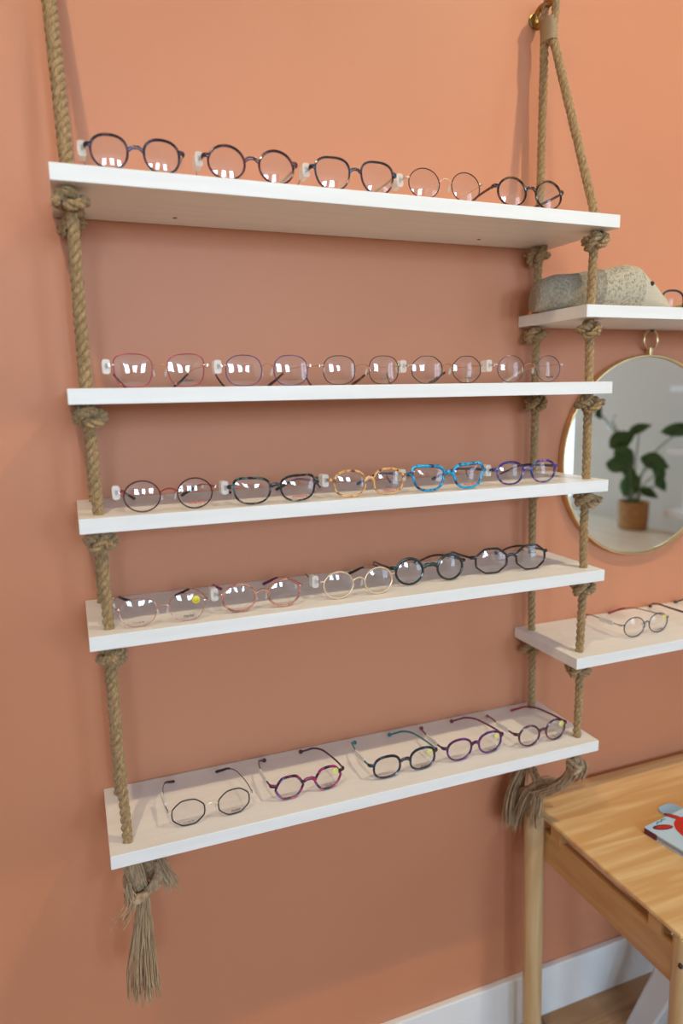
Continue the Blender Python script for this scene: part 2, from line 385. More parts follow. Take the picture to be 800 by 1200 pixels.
# ------------------------------------------------------------ shelves
TH, D = .0213, .2
ZS = [.31419 + Z0, .03364 + Z0, -.14236 + Z0, -.31114 + Z0, -.65376 + Z0]
ZA, ZB = .16481 + Z0, -.47776 + Z0
LEN = .9065
def shelf(x0, z, length, label, group, screws=()):
    r = thing('wall_shelf', label, 'shelf', (x0, 0, z - TH), group=group)
    mb = MB(); mb.box(0, length, -D, -.0015, 0, TH); mb.build('shelf_board', M['shelf'], r, False, bevel=.0008)
    for sx, sy in screws:
        b = MB(); b.lathe([(.0001, -.0004), (.0035, -.0004), (.0042, .0006)], 12, sx, sy); b.build('screw', M['screw'], r)
    return r
G1 = 'white shelves of the wide rope unit'; G2 = 'white shelves of the right rope unit'
shelf(-.002, ZS[0], LEN, 'topmost long white shelf, pale underside with small dark screw heads showing', G1, ((.176, -.05), (.72, -.05)))
shelf(-.002, ZS[1], LEN, 'second long white shelf from the top, seen edge on with thin wire glasses', G1)
shelf(-.001, ZS[2], LEN, 'third long white shelf down, under the bright blue glasses', G1)
shelf(0, ZS[3], LEN, 'fourth long white shelf down, carrying pale gold and round black glasses', G1)
shelf(.005, ZS[4], LEN, 'lowest long white shelf, with frayed rope tassel below its left end', G1)
shelf(.8416, ZA, .9, 'short white shelf at right edge above the mirror, under knitted toy', G2)
shelf(.8506, ZB, .9, 'white shelf at right edge below the round mirror, above the table', G2)

# ------------------------------------------------------------ ropes
RR = .0080
def ladder(name_label, hook, fx, bx, levels, ends, yf=-.170, yb=-.028, hook_out=.045, seed=1):
    """one rope loop over a hook: front and back length, knots under every shelf"""
    rnd = random.Random(seed)
    root = thing('hanging_rope', name_label, 'rope', (hook[0], 0, hook[2]), group='jute ropes that carry the shelves')
    def loc(p): return (p[0] - hook[0], p[1], p[2] - hook[2])
    zmin = levels[-1]
    hz = hook[2]
    # loop over hook then the two lengths
    top = [(hook[0] - .002, -hook_out + .010, hz - .055), (hook[0] - .002, -hook_out + .014, hz - .02), (hook[0], -hook_out + .010, hz + .008), (hook[0], -hook_out - .004, hz + .017),
           (hook[0] + .001, -hook_out - .016, hz + .006), (hook[0] + .002, -hook_out - .013, hz - .02), (hook[0] + .002, -hook_out - .010, hz - .055)]
    mb = MB(); twisted(mb, [loc(p) for p in smooth_path(top, 8)], .0072, pitch=.036)
    mb.build('rope_loop', M['jute'], root)
    for which, xs, yy in (('front', fx, yf), ('back', bx, yb)):
        start = top[-1] if which == 'front' else top[0]
        pts = [start]
        for i, z in enumerate(levels):
            pts.append((xs[i], yy, z))
            if i < len(levels) - 1:
                z2 = levels[i + 1]; pts.append(((xs[i] + xs[i + 1]) / 2 + rnd.uniform(-.002, .002), yy + rnd.uniform(-.002, .002), (z + z2) / 2))
        pts.append((xs[-1], yy, levels[-1] - .045))
        P = []
        for a, b in zip(pts, pts[1:]):
            A, B = Vector(a), Vector(b)
            for j in range(6): P.append(A.lerp(B, j / 6))
        P.append(Vector(pts[-1]))
        mb = MB(); twisted(mb, [loc(p) for p in P], RR, phase=rnd.uniform(0, 6))
        mb.build('rope_length', M['jute'], root)
        for i, z in enumerate(levels[:-1] if ends else levels):
            # overhand knot: trefoil of laid rope pressed against the shelf's underside
            c = Vector(loc((xs[i], yy, z - TH - .0175)))
            path = []; a0 = rnd.uniform(0, 6); sq = rnd.uniform(.85, 1.1); NN = 60
            tilt = Matrix.Rotation(rnd.uniform(-.5, .5), 3, 'X') @ Matrix.Rotation(rnd.uniform(-.4, .4), 3, 'Y')
            for j in range(NN + 1):
                t = 2 * PI * j / NN
                q = Vector(((.0122 + .0068 * math.cos(3 * t)) * math.cos(2 * t + a0), (.0122 + .0068 * math.cos(3 * t)) * math.sin(2 * t + a0), .0078 * math.sin(3 * t) * sq))
                path.append(c + tilt @ q)
            mb = MB(); twisted(mb, path, .0070, pitch=.034, step=.003, n=7, phase=a0)
            if rnd.random() < .6:
                a = rnd.uniform(0, 6)
                stub = [c + Vector((math.cos(a) * r_, math.sin(a) * r_, zz)) for r_, zz in ((.006, .004), (.018, .003), (.028, rnd.uniform(-.010, .004)))]
                twisted(mb, smooth_path(stub, 5), .0062, pitch=.03, step=.003, n=6)
            mb.build('knot', M['jute'], root)
        # a few loose fibres standing off the rope
        mb = MB()
        tot = P[0].z - P[-1].z
        for j in range(110):
            k = rnd.randrange(len(P) - 1); p = Vector(loc(P[k].lerp(P[k + 1], rnd.random()))); a = rnd.uniform(0, 2 * PI); ln = rnd.uniform(.003, .009)
            d = Vector((math.cos(a), math.sin(a), rnd.uniform(-.8, .8))).normalized()
            p1 = p + d * RR * .8; mb.tube([p1, p1 + d * ln * .5, p1 + d * ln + Vector((0, 0, -.002))], .00016, 3)
        mb.build('loose_fibres', M['fray'], root)['kind'] = 'stuff'
    # whipping cord that binds both lengths under the hook
    mb = MB(); prof = []
    cxx, cyy = hook[0], -hook_out
    rings = []
    for i in range(22):
        zz = hz - .018 - i * .0019; rx = .0112 + (.0005 if i % 2 else 0) - .002 * math.exp(-i / 3); ry = rx * 1.75
        rings.append([(rx * math.cos(2 * PI * j / 16), -hook_out + .0005 + ry * math.sin(2 * PI * j / 16), zz - hz) for j in range(16)])
    mb.ring_loft(rings); mb.build('whipping', M['whip'], root)
    return root, loc
HZ = Z0 + .7004
levL = ZS[:]; levR = [ZS[0], ZA, ZS[1], ZS[2], ZS[3], ZB, ZS[4]]
ropeL, locL = ladder('left thick jute rope pair knotted under all five long shelves, ending in frayed tassel', (.014, 0, HZ),
       [.0225, .0245, .0262, .0285, .0325], [.0225, .0235, .025, .026, .0285], levL, True, seed=3)
ropeR, locR = ladder('middle jute rope pair on brass hook, shared by long shelves and right shelves', (.8622, 0, HZ),
       [.878, .874, .8775, .880, .882, .881, .883], [.866, .862, .866, .868, .870, .875, .880], levR, True, seed=5)
ladder('jute rope pair at far end of the right shelves, outside the picture', (1.70, 0, HZ), [1.70]*2, [1.695]*2, [ZA, ZB], False, seed=9)

def hook(x, label):
    r = thing('wall_hook', label, 'hook', (x, 0, HZ))
    mb = MB(); mb.ring_loft([[(rr * math.cos(2 * PI * j / 20), -yy, -.004 + rr * math.sin(2 * PI * j / 20)) for j in range(20)] for rr, yy in ((.013, .0006), (.013, .0025), (.009, .0035))])
    mb.build('wall_plate', M['antique'], r)
    P = smooth_path([(0, -.024, -.012), (0, -.016, -.019), (0, -.007, -.014), (0, -.005, -.002), (0, -.010, .008), (0, -.022, .0115), (0, -.038, .008), (0, -.050, .0055), (0, -.061, .009), (0, -.066, .020)], 6)
    mb = MB(); mb.tube(P, .0052, 12); mb.ball((0, -.066, .021), .0060); mb.ball((0, -.024, -.012), .0052); mb.build('hook_arm', M['antique'], r)
hook(.8622, 'antique brass hook on the wall holding the middle rope pair')
hook(.014, 'antique brass hook above frame holding the left rope pair')
hook(1.70, 'antique brass hook outside the picture holding the far rope pair')

# frayed ends
def frayed(root, loc, strands, name='frayed_end'):
    """strands = list of (points, radius, jitter, count)"""
    rnd = random.Random(11); mb = MB()
    for pts, rad, jit, cnt in strands:
        for k in range(cnt):
            P = []; off = Vector((rnd.uniform(-1, 1), rnd.uniform(-1, 1), 0)); n = len(pts)
            for i, (p, sp) in enumerate(pts):
                q = Vector(p) + Vector((off.x * sp, off.y * sp * .8, 0)) + Vector((rnd.uniform(-jit, jit), rnd.uniform(-jit, jit), rnd.uniform(-jit, jit) * (3.5 if i == n - 1 else 1)))
                P.append(Vector(loc(q)))
            Q = smooth_path(P, 4)
            for i, q in enumerate(Q): q += Vector((math.sin(i * 1.9 + k) * .0006, math.cos(i * 1.3 + k * 2) * .0006, 0))
            r_ = rad * rnd.uniform(.6, 1.25)
            mb.tube(Q, [r_ * (1 - .55 * (i / len(Q)) ** 2) for i in range(len(Q))], 5)
    o = mb.build(name, M['fray'], root); o['kind'] = 'stuff'; return o
zb = ZS[4] - TH
frayed(ropeL, locL, [
    ([((.034, -.172, zb), .010), ((.038, -.165, zb - .035), .012), ((.047, -.152, zb - .075), .010), ((.050, -.15, zb - .095), .008), ((.046, -.15, zb - .15), .014), ((.042, -.15, zb - .22), .022), ((.041, -.15, zb - .275), .026)], .0013, .0022, 95),
    ([((.040, -.11, zb), .018), ((.050, -.12, zb - .04), .016), ((.060, -.13, zb - .08), .010)], .0018, .002, 34),
    ([((.055, -.06, zb), .014), ((.068, -.08, zb - .04), .012), ((.086, -.10, zb - .085), .010), ((.100, -.105, zb - .118), .013)], .0016, .003, 34),
    ([((.028, -.17, zb - .05), .006), ((.030, -.17, zb - .085), .008), ((.010, -.172, zb - .115), .010)], .0009, .004, 12)])
# the knot that binds the tassel
mb = MB()
for k in range(4):
    zz = zb - .066 - k * .0075; P = []
    for j in range(40):
        a = 2 * PI * j / 40; rr = .0225 + .002 * math.sin(3 * a + k)
        P.append(locL((.050 + rr * 1.1 * math.cos(a), -.146 + rr * math.sin(a), zz + .010 * math.sin(a + k * .9) + .006 * math.cos(a))))
    mb.tube([Vector(p) for p in P], [.0050 + .0012 * math.sin(j * .9 + k * 2) for j in range(40)], 7, closed=True)
mb.build('tassel_knot', M['fray'], ropeL)
frayed(ropeR, locR, [
    ([((.884, -.172, zb), .005), ((.885, -.17, zb - .02), .006), ((.884, -.168, zb - .045), .011), ((.872, -.150, zb - .085), .012), ((.848, -.11, zb - .125), .014), ((.846, -.075, zb - .135), .013), ((.842, -.055, zb - .175), .018), ((.836, -.05, zb - .235), .024)], .0014, .0025, 70),
    ([((.892, -.172, zb - .030), .004), ((.902, -.175, zb - .042), .006), ((.896, -.172, zb - .072), .008)], .0013, .003, 20),
    ([((.862, -.06, zb - .10), .012), ((.852, -.095, zb - .118), .012), ((.838, -.112, zb - .15), .012), ((.832, -.112, zb - .20), .016)], .0014, .003, 26),
    ([((.905, -.10, zb - .122), .012), ((.870, -.095, zb - .112), .014), ((.840, -.085, zb - .135), .012), ((.826, -.08, zb - .19), .014)], .0014, .003, 26),
    ([((.880, -.028, zb), .008), ((.872, -.03, zb - .05), .009), ((.858, -.032, zb - .11), .014), ((.842, -.035, zb - .17), .020), ((.835, -.04, zb - .225), .020)], .0014, .0022, 60),
    ([((.876, -.035, zb - .10), .006), ((.845, -.045, zb - .11), .008), ((.815, -.05, zb - .16), .010), ((.812, -.055, zb - .22), .014)], .0015, .003, 30)])
mb = MB()
for k in range(3):
    zz = zb - .030 - k * .009; P = []
    for j in range(36):
        a = 2 * PI * j / 36; rr = .0125 + .002 * math.sin(3 * a + k)
        P.append(locR((.884 + rr * math.cos(a), -.168 + rr * math.sin(a), zz + .007 * math.sin(a + k))))
    mb.tube([Vector(p) for p in P], .0042, 7, closed=True)
mb.build('tassel_knot', M['fray'], ropeR)

# ------------------------------------------------------------ spectacles
def outline(kind, w, h, side, n=44):
    """closed lens outline in (x, z), x outward positive; z from 0 to h"""
    pts = []
    for j in range(n):
        a = 2 * PI * j / n; c, s = math.cos(a), math.sin(a)
        e = {'round': 2.0, 'panto': 2.25, 'square': 3.0, 'catsq': 2.7, 'butterfly': 2.9, 'soft': 2.5, 'cat': 2.5, 'deep': 2.7}.get(kind, 2.0)
        if kind in ('octagon', 'softoct'):
            seg = 2 * PI / 8; k = ((a + seg / 2) % seg) - seg / 2
            r = math.cos(seg / 2) / math.cos(k); r = (.75 if kind == 'octagon' else .48) * r + (.25 if kind == 'octagon' else .52) * .96; x, z = r * c, r * s
        elif kind == 'hex':
            seg = 2 * PI / 6; a2 = a + seg / 2; k = ((a2 + seg / 2) % seg) - seg / 2
            r = .5 * math.cos(seg / 2) / math.cos(k) + .5 * .97; x, z = r * c, r * s
        else:
            x = math.copysign(abs(c) ** (2 / e), c); z = math.copysign(abs(s) ** (2 / e), s)
        if kind in ('panto', 'deep'): x *= 1 + .07 * z
        if kind == 'square': x *= 1 + .05 * z
        if kind == 'butterfly': x *= 1 + .09 * z; z += .05 * x * (z > 0)
        if kind in ('cat', 'catsq'):
            x *= 1 + (.10 if kind == 'cat' else .17) * z
            if x > 0 and z > 0: z += .30 * x * x * z; x *= 1 + .08 * z
        if kind == 'deep' and z < 0: x *= 1 + .10 * z
        pts.append((side * x * w / 2, h / 2 + z * h / 2))
    zs = [p[1] for p in pts]; lo, hi = min(zs), max(zs); xs = [p[0] for p in pts]; xl, xh = min(xs), max(xs)
    return [(((x - xl) / (xh - xl) - .5) * w, (z - lo) / (hi - lo) * h) for x, z in pts]
def text_obj(s, size, m, parent, loc, rot):
    cu = bpy.data.curves.new('print', 'FONT'); cu.body = s; cu.size = size; cu.align_x = 'CENTER'; cu.resolution_u = 2; cu.offset = .00012 if size > .004 else .00006; cu.extrude = .0
    t = bpy.data.objects.new('tmp', cu); C.objects.link(t)
    me = bpy.data.meshes.new_from_object(t, depsgraph=None) if False else t.to_mesh().copy()
    t.to_mesh_clear(); bpy.data.objects.remove(t)
    me.name = 'lens_print'; me.materials.clear(); me.materials.append(m)
    o = bpy.data.objects.new('lens_print', me); C.objects.link(o); o.parent = parent; o.location = loc; o.rotation_euler = rot
    return o
def spectacles(x0, x1, y, z, lw, h, label, group, shape='round', rim='gold', rw=.0009, bridge=None, temple='t_black', tip=None,
               yaw=0., acetate=False, ball=False, left_tag='tag', right_print=None, left_print=None, pr_mat='print_dark', sticker=None,
               tl=.138, tw=None, keyhole=False, drop=.020, pads=None):
    W = x1 - x0; gap = W - 2 * lw
    hw = W / 2 + .0045; zh = h * .66; lens_r = .135
    zt = zh - drop; th = math.atan2(max(zt - .002, 0), tl)
    r = thing('glasses', label, 'glasses', ((x0 + x1) / 2, y, z + .0004), (-th, 0, yaw), group)
    rimm = F[rim]; bm_ = F[bridge or rim]; tm = F[temple]
    cx = (gap + lw) / 2
    fr = MB()
    dep = .0021 if acetate else max(rw * 1.1, .0009)
    def yb(x): return .0000 + abs(x) ** 2 * .55      # face curve of the front
    outs = {}
    for s in (-1, 1):
        ol = outline(shape, lw - 2 * rw, h - 2 * rw, s)
        ol = [(px + s * cx, pz + rw) for px, pz in ol]; outs[s] = ol
        if acetate:
            # rim a touch heavier along the brow
            rad = [rw * (.75 + .35 * (pz / h)) for px, pz in ol]
        else: rad = rw
        fr.tube([(px, yb(px), pz) for px, pz in ol], rad, 8, closed=True, ref=(0, 1, 0), rads2=dep)
    bmb = fr if (acetate or bridge is None) else MB()
    inner = cx - lw / 2
    bz = h * .66
    br = rw * 1.45 if acetate else max(rw, .0009); am = .25 if acetate else 1
    for _ in range(1):
        P = smooth_path([(-inner - .0012, .0003, bz - .003), (-inner * .55, -.0006, bz + .0005), (0, -.0012, bz + .0005 + .0013 * am), (inner * .55, -.0006, bz + .0005), (inner + .0012, .0003, bz - .003)], 4)
        bmb.tube(P, br, 8, ref=(0, 1, 0), rads2=dep)
    # end pieces
    for s in (-1, 1):
        xo = max(outs[1], key=lambda p: p[0])[0] * s
        xe = s * hw; zo = zh
        ep = [(xo - s * .001, yb(xo), zo), (s * (abs(xo) + .0022), yb(xo), zo + .0006), (xe, yb(xo) + .003, zo + .0006), (xe + s * .0002, yb(xo) + .007, zo)]
        emb = fr if acetate else MB()
        emb.tube(smooth_path(ep, 3), (.0021 if acetate else .0010), 8, rads2=(.0033 if acetate else .0012))
        if not acetate: emb.build('end_piece', bm_, r)
    fo = fr.build('frame_front' if bmb is fr else 'rim', rimm, r)
    if bmb is not fr: bmb.build('bridge', bm_, r)
    ye = yb(cx + lw / 2)
    # nose pads
    if pads if pads is not None else not acetate:
        for s in (-1, 1):
            mb = MB(); px = s * (inner - .0005); pz = h * .47
            mb.tube(smooth_path([(s * (inner + .0012), .001, pz + .006), (s * (inner - .001), .005, pz + .005), (s * (inner - .001), .0065, pz)], 4), .0004, 6)
            mb.build('pad_arm', F[bridge or rim], r)
            mb = MB(); mb.ball((0, 0, 0), .0032, 8, 1.9)
            o = mb.build('nose_pad', M['pad'], r, loc=(s * (inner - .0012), .0068, pz - .001)); o.scale = (.45, .7, 1); o.rotation_euler = (0, s * .25, s * .5)
    # lenses: meniscus with front curve
    for s in (-1, 1):
        ol = outs[s]; n = len(ol); K = 6
        cxx = s * cx; czz = h / 2; mb = MB()
        for side_, off in ((0, 0.0), (1, .0016)):
            b = len(mb.v); mb.v.append((cxx, off + yb(cxx) - .0030, czz))
            for k in range(1, K + 1):
                f = k / K
                for px, pz in ol:
                    qx, qz = cxx + (px - cxx) * f, czz + (pz - czz) * f
                    rr = (qx - cxx) ** 2 + (qz - czz) ** 2
                    mb.v.append((qx, yb(cxx) + (yb(px) - yb(cxx)) * f - .0030 * (1 - f * f) + off, qz))
            for j in range(n): mb.f.append((b, b + 1 + j, b + 1 + (j + 1) % n))
            for k in range(K - 1):
                for j in range(n):
                    a0 = b + 1 + k * n; a1 = a0 + n
                    mb.f.append((a0 + j, a1 + j, a1 + (j + 1) % n, a0 + (j + 1) % n))
        tot = 1 + K * n
        for j in range(n):
            a0 = 1 + (K - 1) * n
            mb.f.append((a0 + j, a0 + (j + 1) % n, a0 + tot + (j + 1) % n, a0 + tot + j))
        lo = mb.build('lens', M['lens'], r)
        pt = right_print if s == 1 else left_print
        if pt:
            text_obj(pt, .0062 if pt != pt.upper() else .0036, M[pr_mat if s == 1 else 'print_grey'], lo, (cxx + s * .001, yb(cxx) - .0036, h * .16), (PI / 2, 0, 0))
        if sticker and s == 1:
            mb = MB(); R_ = .0058
            mb.ring_loft([[(R_ * k * math.cos(2 * PI * j / 24), -d_, R_ * k * math.sin(2 * PI * j / 24)) for j in range(24)] for k, d_ in ((1, 0), (1, .0003), (.97, .0004))])
            so = mb.build('lens_sticker', M[sticker], lo, loc=(cxx + lw * .24, yb(cxx + lw * .24) - .0034, h * .74))
            if sticker == 'sticker':
                mb = MB()
                for ex in (-.0019, .0019): mb.ball((ex, 0, .0014), .0006, 6)
                P = [(.0030 * math.cos(a), 0, .0030 * math.sin(a)) for a in [PI + PI * i / 10 for i in range(11)]]
                mb.tube(P, .00035, 5); mb.build('lens_print', M['print_dark'], lo, loc=(cxx + lw * .24, yb(cxx + lw * .24) - .0040, h * .74))
    # temples
    twh = tw or (.0024 if acetate else .0011)
    for s in (-1, 1):
        P = smooth_path([(s * hw, ye + .004, zh), (s * (hw + .0005), ye + .030, zh), (s * (hw - .002), ye + .062, zh - .0002), (s * (hw - .006), ye + .088, zh - .001),
                         (s * (hw - .013), tl - .024, zh - drop * .33), (s * (hw - .021), tl - .011, zh - drop * .68), (s * (hw - .030), tl, zt)], 5)
        cut = int(len(P) * .62)
        th_ = [.0009 if not acetate else .0014] * len(P)
        mb = MB(); A = P[:cut + 1] if tip else P
        mb.tube(A, [(.0012 if acetate else .0008)] * len(A), 8, ref=(0, 0, 1), rads2=[twh * (1 - .3 * i / len(P)) for i in range(len(A))])
        if ball and not tip: mb.ball(P[-1], .0042, 8)
        tmp = mb.build('temple', tm, r)
        if tip:
            mb = MB(); B = P[cut:]
            mb.tube(B, .0013, 8, ref=(0, 0, 1), rads2=[.0019 + .0008 * i / len(B) for i in range(len(B))])
            mb.ball(P[-1], .0032 if ball else .0024, 8)
            mb.build('temple_tip', F[tip], tmp)
        mb = MB(); mb.box(s * hw - .0011, s * hw + .0011, ye + .0015, ye + .0075, zh - .0018, zh + .0018); mb.build('hinge', F['silver'] if not acetate else F['gunmetal'], tmp, False)
    # price tag around one temple
    sd = -1
    if left_tag == 'tag':
        mb = MB(); xo = sd * (hw + .0035)
        P = [(xo + .0056 * math.copysign(abs(math.cos(a)) ** .5, math.cos(a)), 0, .0100 * math.copysign(abs(math.sin(a)) ** .5, math.sin(a)) - .001) for a in [2 * PI * i / 16 for i in range(16)]]
        mb.ring_loft([[(q[0], yy, zh + q[2]) for q in P] for yy in (ye + .012, ye + .030)])
        to = mb.build('price_tag', M['tag'], r)
        mb = MB(); mb.box(xo - .0015, xo + .0015, ye + .0115, ye + .0118, zh - .004, zh + .003); mb.build('tag_print', M['tag_print'], to, False)
    elif left_tag == 'sleeve':
        mb = MB(); mb.box(-.0016, .0016, 0, .040, -.0050, .0050)
        mb.build('price_tag', M['sleeve'], r, False, loc=(sd * (hw + .0004), ye + .022, zh), bevel=.0008)
    return r

top = ['glasses on the topmost shelf', 'wire glasses on the second shelf', 'glasses on the third shelf', 'glasses on the fourth shelf', 'glasses on the lowest long shelf', 'glasses on the right shelves']
yG, yH = -.186, -.172
A = dict(acetate=True, rw=.0018)
# first shelf
spectacles(.0482, .1655, yG, ZS[0], .0500, .0465, 'round navy acetate glasses, leftmost on the topmost shelf beside the rope', top[0], 'panto', 'navy', temple='t_clear', tip='t_black', left_tag='tag', **A)
spectacles(.2010, .3270, yG, ZS[0], .0545, .0490, 'round burgundy glasses, second from left on the topmost shelf', top[0], 'round', 'burgundy', temple='t_clear', tip='t_brown', **A)
spectacles(.3570, .4845, yG, ZS[0], .0560, .0485, 'squarish steel blue glasses in the middle of the topmost shelf', top[0], 'deep', 'steel_blue', temple='t_clear', tip='t_brown', left_tag='tag', acetate=True, rw=.0016)
spectacles(.5090, .6360, yG, ZS[0], .0535, .0465, 'thin gold wire round glasses on the topmost shelf, between acetate pairs', top[0], 'round', 'brown', .0008, bridge='pale_gold', temple='pale_gold', tip='tortoise')
spectacles(.6680, .7950, yG, ZS[0], .0555, .0480, 'round dark tortoise glasses, rightmost on the topmost shelf before the rope', top[0], 'round', 'tortoise', temple='tortoise', left_tag=None, **A)
# second shelf
H = dict(rw=.0007, temple='gold', drop=.026)
spectacles(.0598, .1865, yH, ZS[1], .0535, .0475, 'magenta rimmed square wire glasses, leftmost on the second shelf', top[1], 'butterfly', 'magenta', bridge='gold', tip='t_black', right_print='Album', pr_mat='print_dark', **H)
spectacles(.2165, .3440, yH, ZS[1], .0550, .0460, 'violet rimmed round wire glasses, second from left on the second shelf', top[1], 'soft', 'violet', bridge='gold', tip='t_brown', right_print='CLASSIQUE', pr_mat='print_grey', **H)
spectacles(.3685, .4975, yH, ZS[1], .0532, .0455, 'dark brown rimmed round wire glasses in the middle of the second shelf', top[1], 'soft', 'brown', bridge='gold', tip='tortoise', right_print='CLASSIQUE', pr_mat='print_grey', left_tag=None, **H)
spectacles(.5205, .6510, yH, ZS[1], .0560, .0455, 'near black soft hexagonal wire glasses, fourth along the second shelf', top[1], 'softoct', 'dark', bridge='gold', tip='tortoise', right_print='mydel', pr_mat='print_grey', **H)
spectacles(.6835, .8140, yH, ZS[1], .0535, .0465, 'fine plum silver round wire glasses, rightmost on the second shelf', top[1], 'round', 'plum_silver', bridge='rose_gold', tip='t_clear', right_print='mydel', pr_mat='print_dark', **H)
# third shelf
K = dict(right_print='waterbird', pr_mat='print_red')
spectacles(.0605, .1880, -.181, ZS[2], .0525, .0460, 'black rimmed round glasses with red bridge, leftmost on the third shelf', top[2], 'round', 'brown', .0010, bridge='red', temple='red', tip='t_black', **K)
spectacles(.2160, .3480, -.187, ZS[2], .0600, .0425, 'dark speckled cat-eye glasses, second from left on the third shelf', top[2], 'cat', 'multi_dark', temple='t_wine', tip='t_black', acetate=True, rw=.0019, **K)
spectacles(.3770, .5000, -.185, ZS[2], .0560, .0440, 'yellow and pink mottled glasses in the middle of the third shelf', top[2], 'soft', 'honey', temple='t_plum', tip='t_navy', acetate=True, rw=.0020, **K)
spectacles(.5110, .6500, -.190, ZS[2], .0635, .0460, 'bright blue speckled cat-eye glasses, fourth along the third shelf', top[2], 'catsq', 'azure', temple='t_black', tip='t_black', acetate=True, rw=.0027, **K)
spectacles(.6780, .8020, -.184, ZS[2], .0550, .0425, 'violet and blue mottled glasses, rightmost on the third shelf', top[2], 'panto', 'azure_violet', temple='t_black', acetate=True, rw=.0021, left_tag='tag')
# fourth shelf
spectacles(.0430, .1680, -.183, ZS[3], .0540, .0430, 'thin rose gold glasses with yellow smiley sticker, leftmost on the fourth shelf', top[3], 'deep', 'rose_gold', .0008, temple='rose_gold', tip='t_black', right_print='mydel', left_print='TITANIUM', sticker='sticker', left_tag='sleeve')
spectacles(.1950, .3220, -.174, ZS[3], .0545, .0455, 'rose pink octagonal glasses, second from left on the fourth shelf', top[3], 'softoct', 'rose_clear', .0017, bridge='rose_gold', temple='rose_gold', tip='t_wine', left_tag='tag')
spectacles(.3610, .4860, -.171, ZS[3], .0535, .0465, 'pale gold round glasses in the middle of the fourth shelf', top[3], 'round', 'pale_gold', .0016, temple='pale_gold', tip='t_brown', left_tag='tag')
spectacles(.5010, .6370, -.148, ZS[3], .0560, .0495, 'thick black green round glasses, fourth along the fourth shelf', top[3], 'round', 'bottle', temple='dark_brown', ball=True, acetate=True, rw=.0025, left_tag=None)
spectacles(.6660, .8160, -.143, ZS[3], .0670, .0490, 'dark brown octagonal glasses, rightmost on the fourth shelf', top[3], 'octagon', 'dark_brown', temple='dark_brown', ball=True, acetate=True, rw=.0021, yaw=-.05, left_tag=None)
# lowest shelf
spectacles(.1000, .2280, -.166, ZS[4], .0540, .0440, 'thin black octagonal wire glasses, leftmost on the lowest shelf', top[4], 'softoct', 'black_wire', .0011, bridge='pale_gold', temple='gunmetal', tip='t_black', right_print='mydel', left_print='TITANIUM', left_tag='sleeve', yaw=.03)
B = dict(acetate=True, sticker='sticker_pale', right_print='mydel', ball=True, left_tag='sleeve')
spectacles(.2700, .3940, -.158, ZS[4], .0535, .0430, 'pink and black mottled glasses, second from left on the lowest shelf', top[4], 'hex', 'pink_multi', rw=.0024, temple='t_plum', yaw=.05, **B)
spectacles(.4480, .5750, -.163, ZS[4], .0555, .0430, 'dark navy glasses with teal temples in the middle of the lowest shelf', top[4], 'soft', 'teal_dark', rw=.0024, temple='t_teal', yaw=.03, **B)
spectacles(.5960, .7190, -.161, ZS[4], .0555, .0435, 'purple round glasses, fourth along the lowest shelf', top[4], 'panto', 'purple', rw=.0023, temple='t_wine', yaw=.04, **B)
spectacles(.7480, .8610, -.167, ZS[4], .0505, .0430, 'wine red round glasses, rightmost on the lowest shelf with pink temple tip', top[4], 'round', 'wine', rw=.0020, temple='t_wine', tip='t_red', yaw=.04, **B)
# right unit
spectacles(1.0830, 1.2130, -.125, ZA, .0580, .0440, 'teal to brown glasses with green temples, beside the knitted toy', top[5], 'soft', 'teal_brown', temple='t_green', acetate=True, rw=.0020, left_tag=None)
spectacles(1.0070, 1.1270, -.150, ZB, .0545, .0420, 'grey blue round wire glasses with red tips on shelf below the mirror', top[5], 'round', 'gunmetal', .0011, temple='gunmetal', tip='t_red', ball=True, left_tag='sleeve', sticker='sticker_pale', right_print='mydel', yaw=.04)
spectacles(1.1900, 1.3170, -.150, ZB, .0545, .0420, 'dark brown glasses cut off at the right edge, on shelf below the mirror', top[5], 'round', 'dark_brown', temple='dark_brown', acetate=True, rw=.0018, ball=True, left_tag=None, tl=.14)

# ------------------------------------------------------------ knitted toy
def knit_mat(name, c1, c2, lo=.4, hi=.6):
    m = mat(name, c1, .9, spec=.1, sheen=.3); nt = m.node_tree; N = nt.nodes; L = nt.links; b = N['Principled BSDF']
    tc = N.new('ShaderNodeTexCoord')
    wv = N.new('ShaderNodeTexWave'); wv.bands_direction = 'X'; wv.inputs['Scale'].default_value = 75; wv.inputs['Distortion'].default_value = 2.2
    wv.inputs['Detail Scale'].default_value = 60
    L.new(tc.outputs['Object'], wv.inputs[0])
    vo = N.new('ShaderNodeTexVoronoi'); vo.inputs['Scale'].default_value = 210; L.new(tc.outputs['Object'], vo.inputs[0])
    ad = N.new('ShaderNodeMath'); ad.operation = 'ADD'; L.new(wv.outputs[1], ad.inputs[0]); L.new(vo.outputs[0], ad.inputs[1])
    bp = N.new('ShaderNodeBump'); bp.inputs['Strength'].default_value = .9; bp.inputs['Distance'].default_value = .002
    L.new(ad.outputs[0], bp.inputs['Height']); L.new(bp.outputs[0], b.inputs['Normal'])
    no = N.new('ShaderNodeTexNoise'); no.inputs['Scale'].default_value = 190; no.inputs['Detail'].default_value = 2; L.new(tc.outputs['Object'], no.inputs[0])
    r = N.new('ShaderNodeValToRGB'); r.color_ramp.elements[0].position = lo; r.color_ramp.elements[1].position = hi
    r.color_ramp.elements[0].color = (*c1, 1); r.color_ramp.elements[1].color = (*c2, 1)
    L.new(no.outputs[0], r.inputs[0]); L.new(r.outputs[0], b.inputs['Base Color']); return m
kg = knit_mat('grey_knit', (.42, .34, .24), (.68, .58, .42), .34, .62); kf = knit_mat('flecked_knit', (.46, .39, .28), (.88, .78, .58), .34, .50)
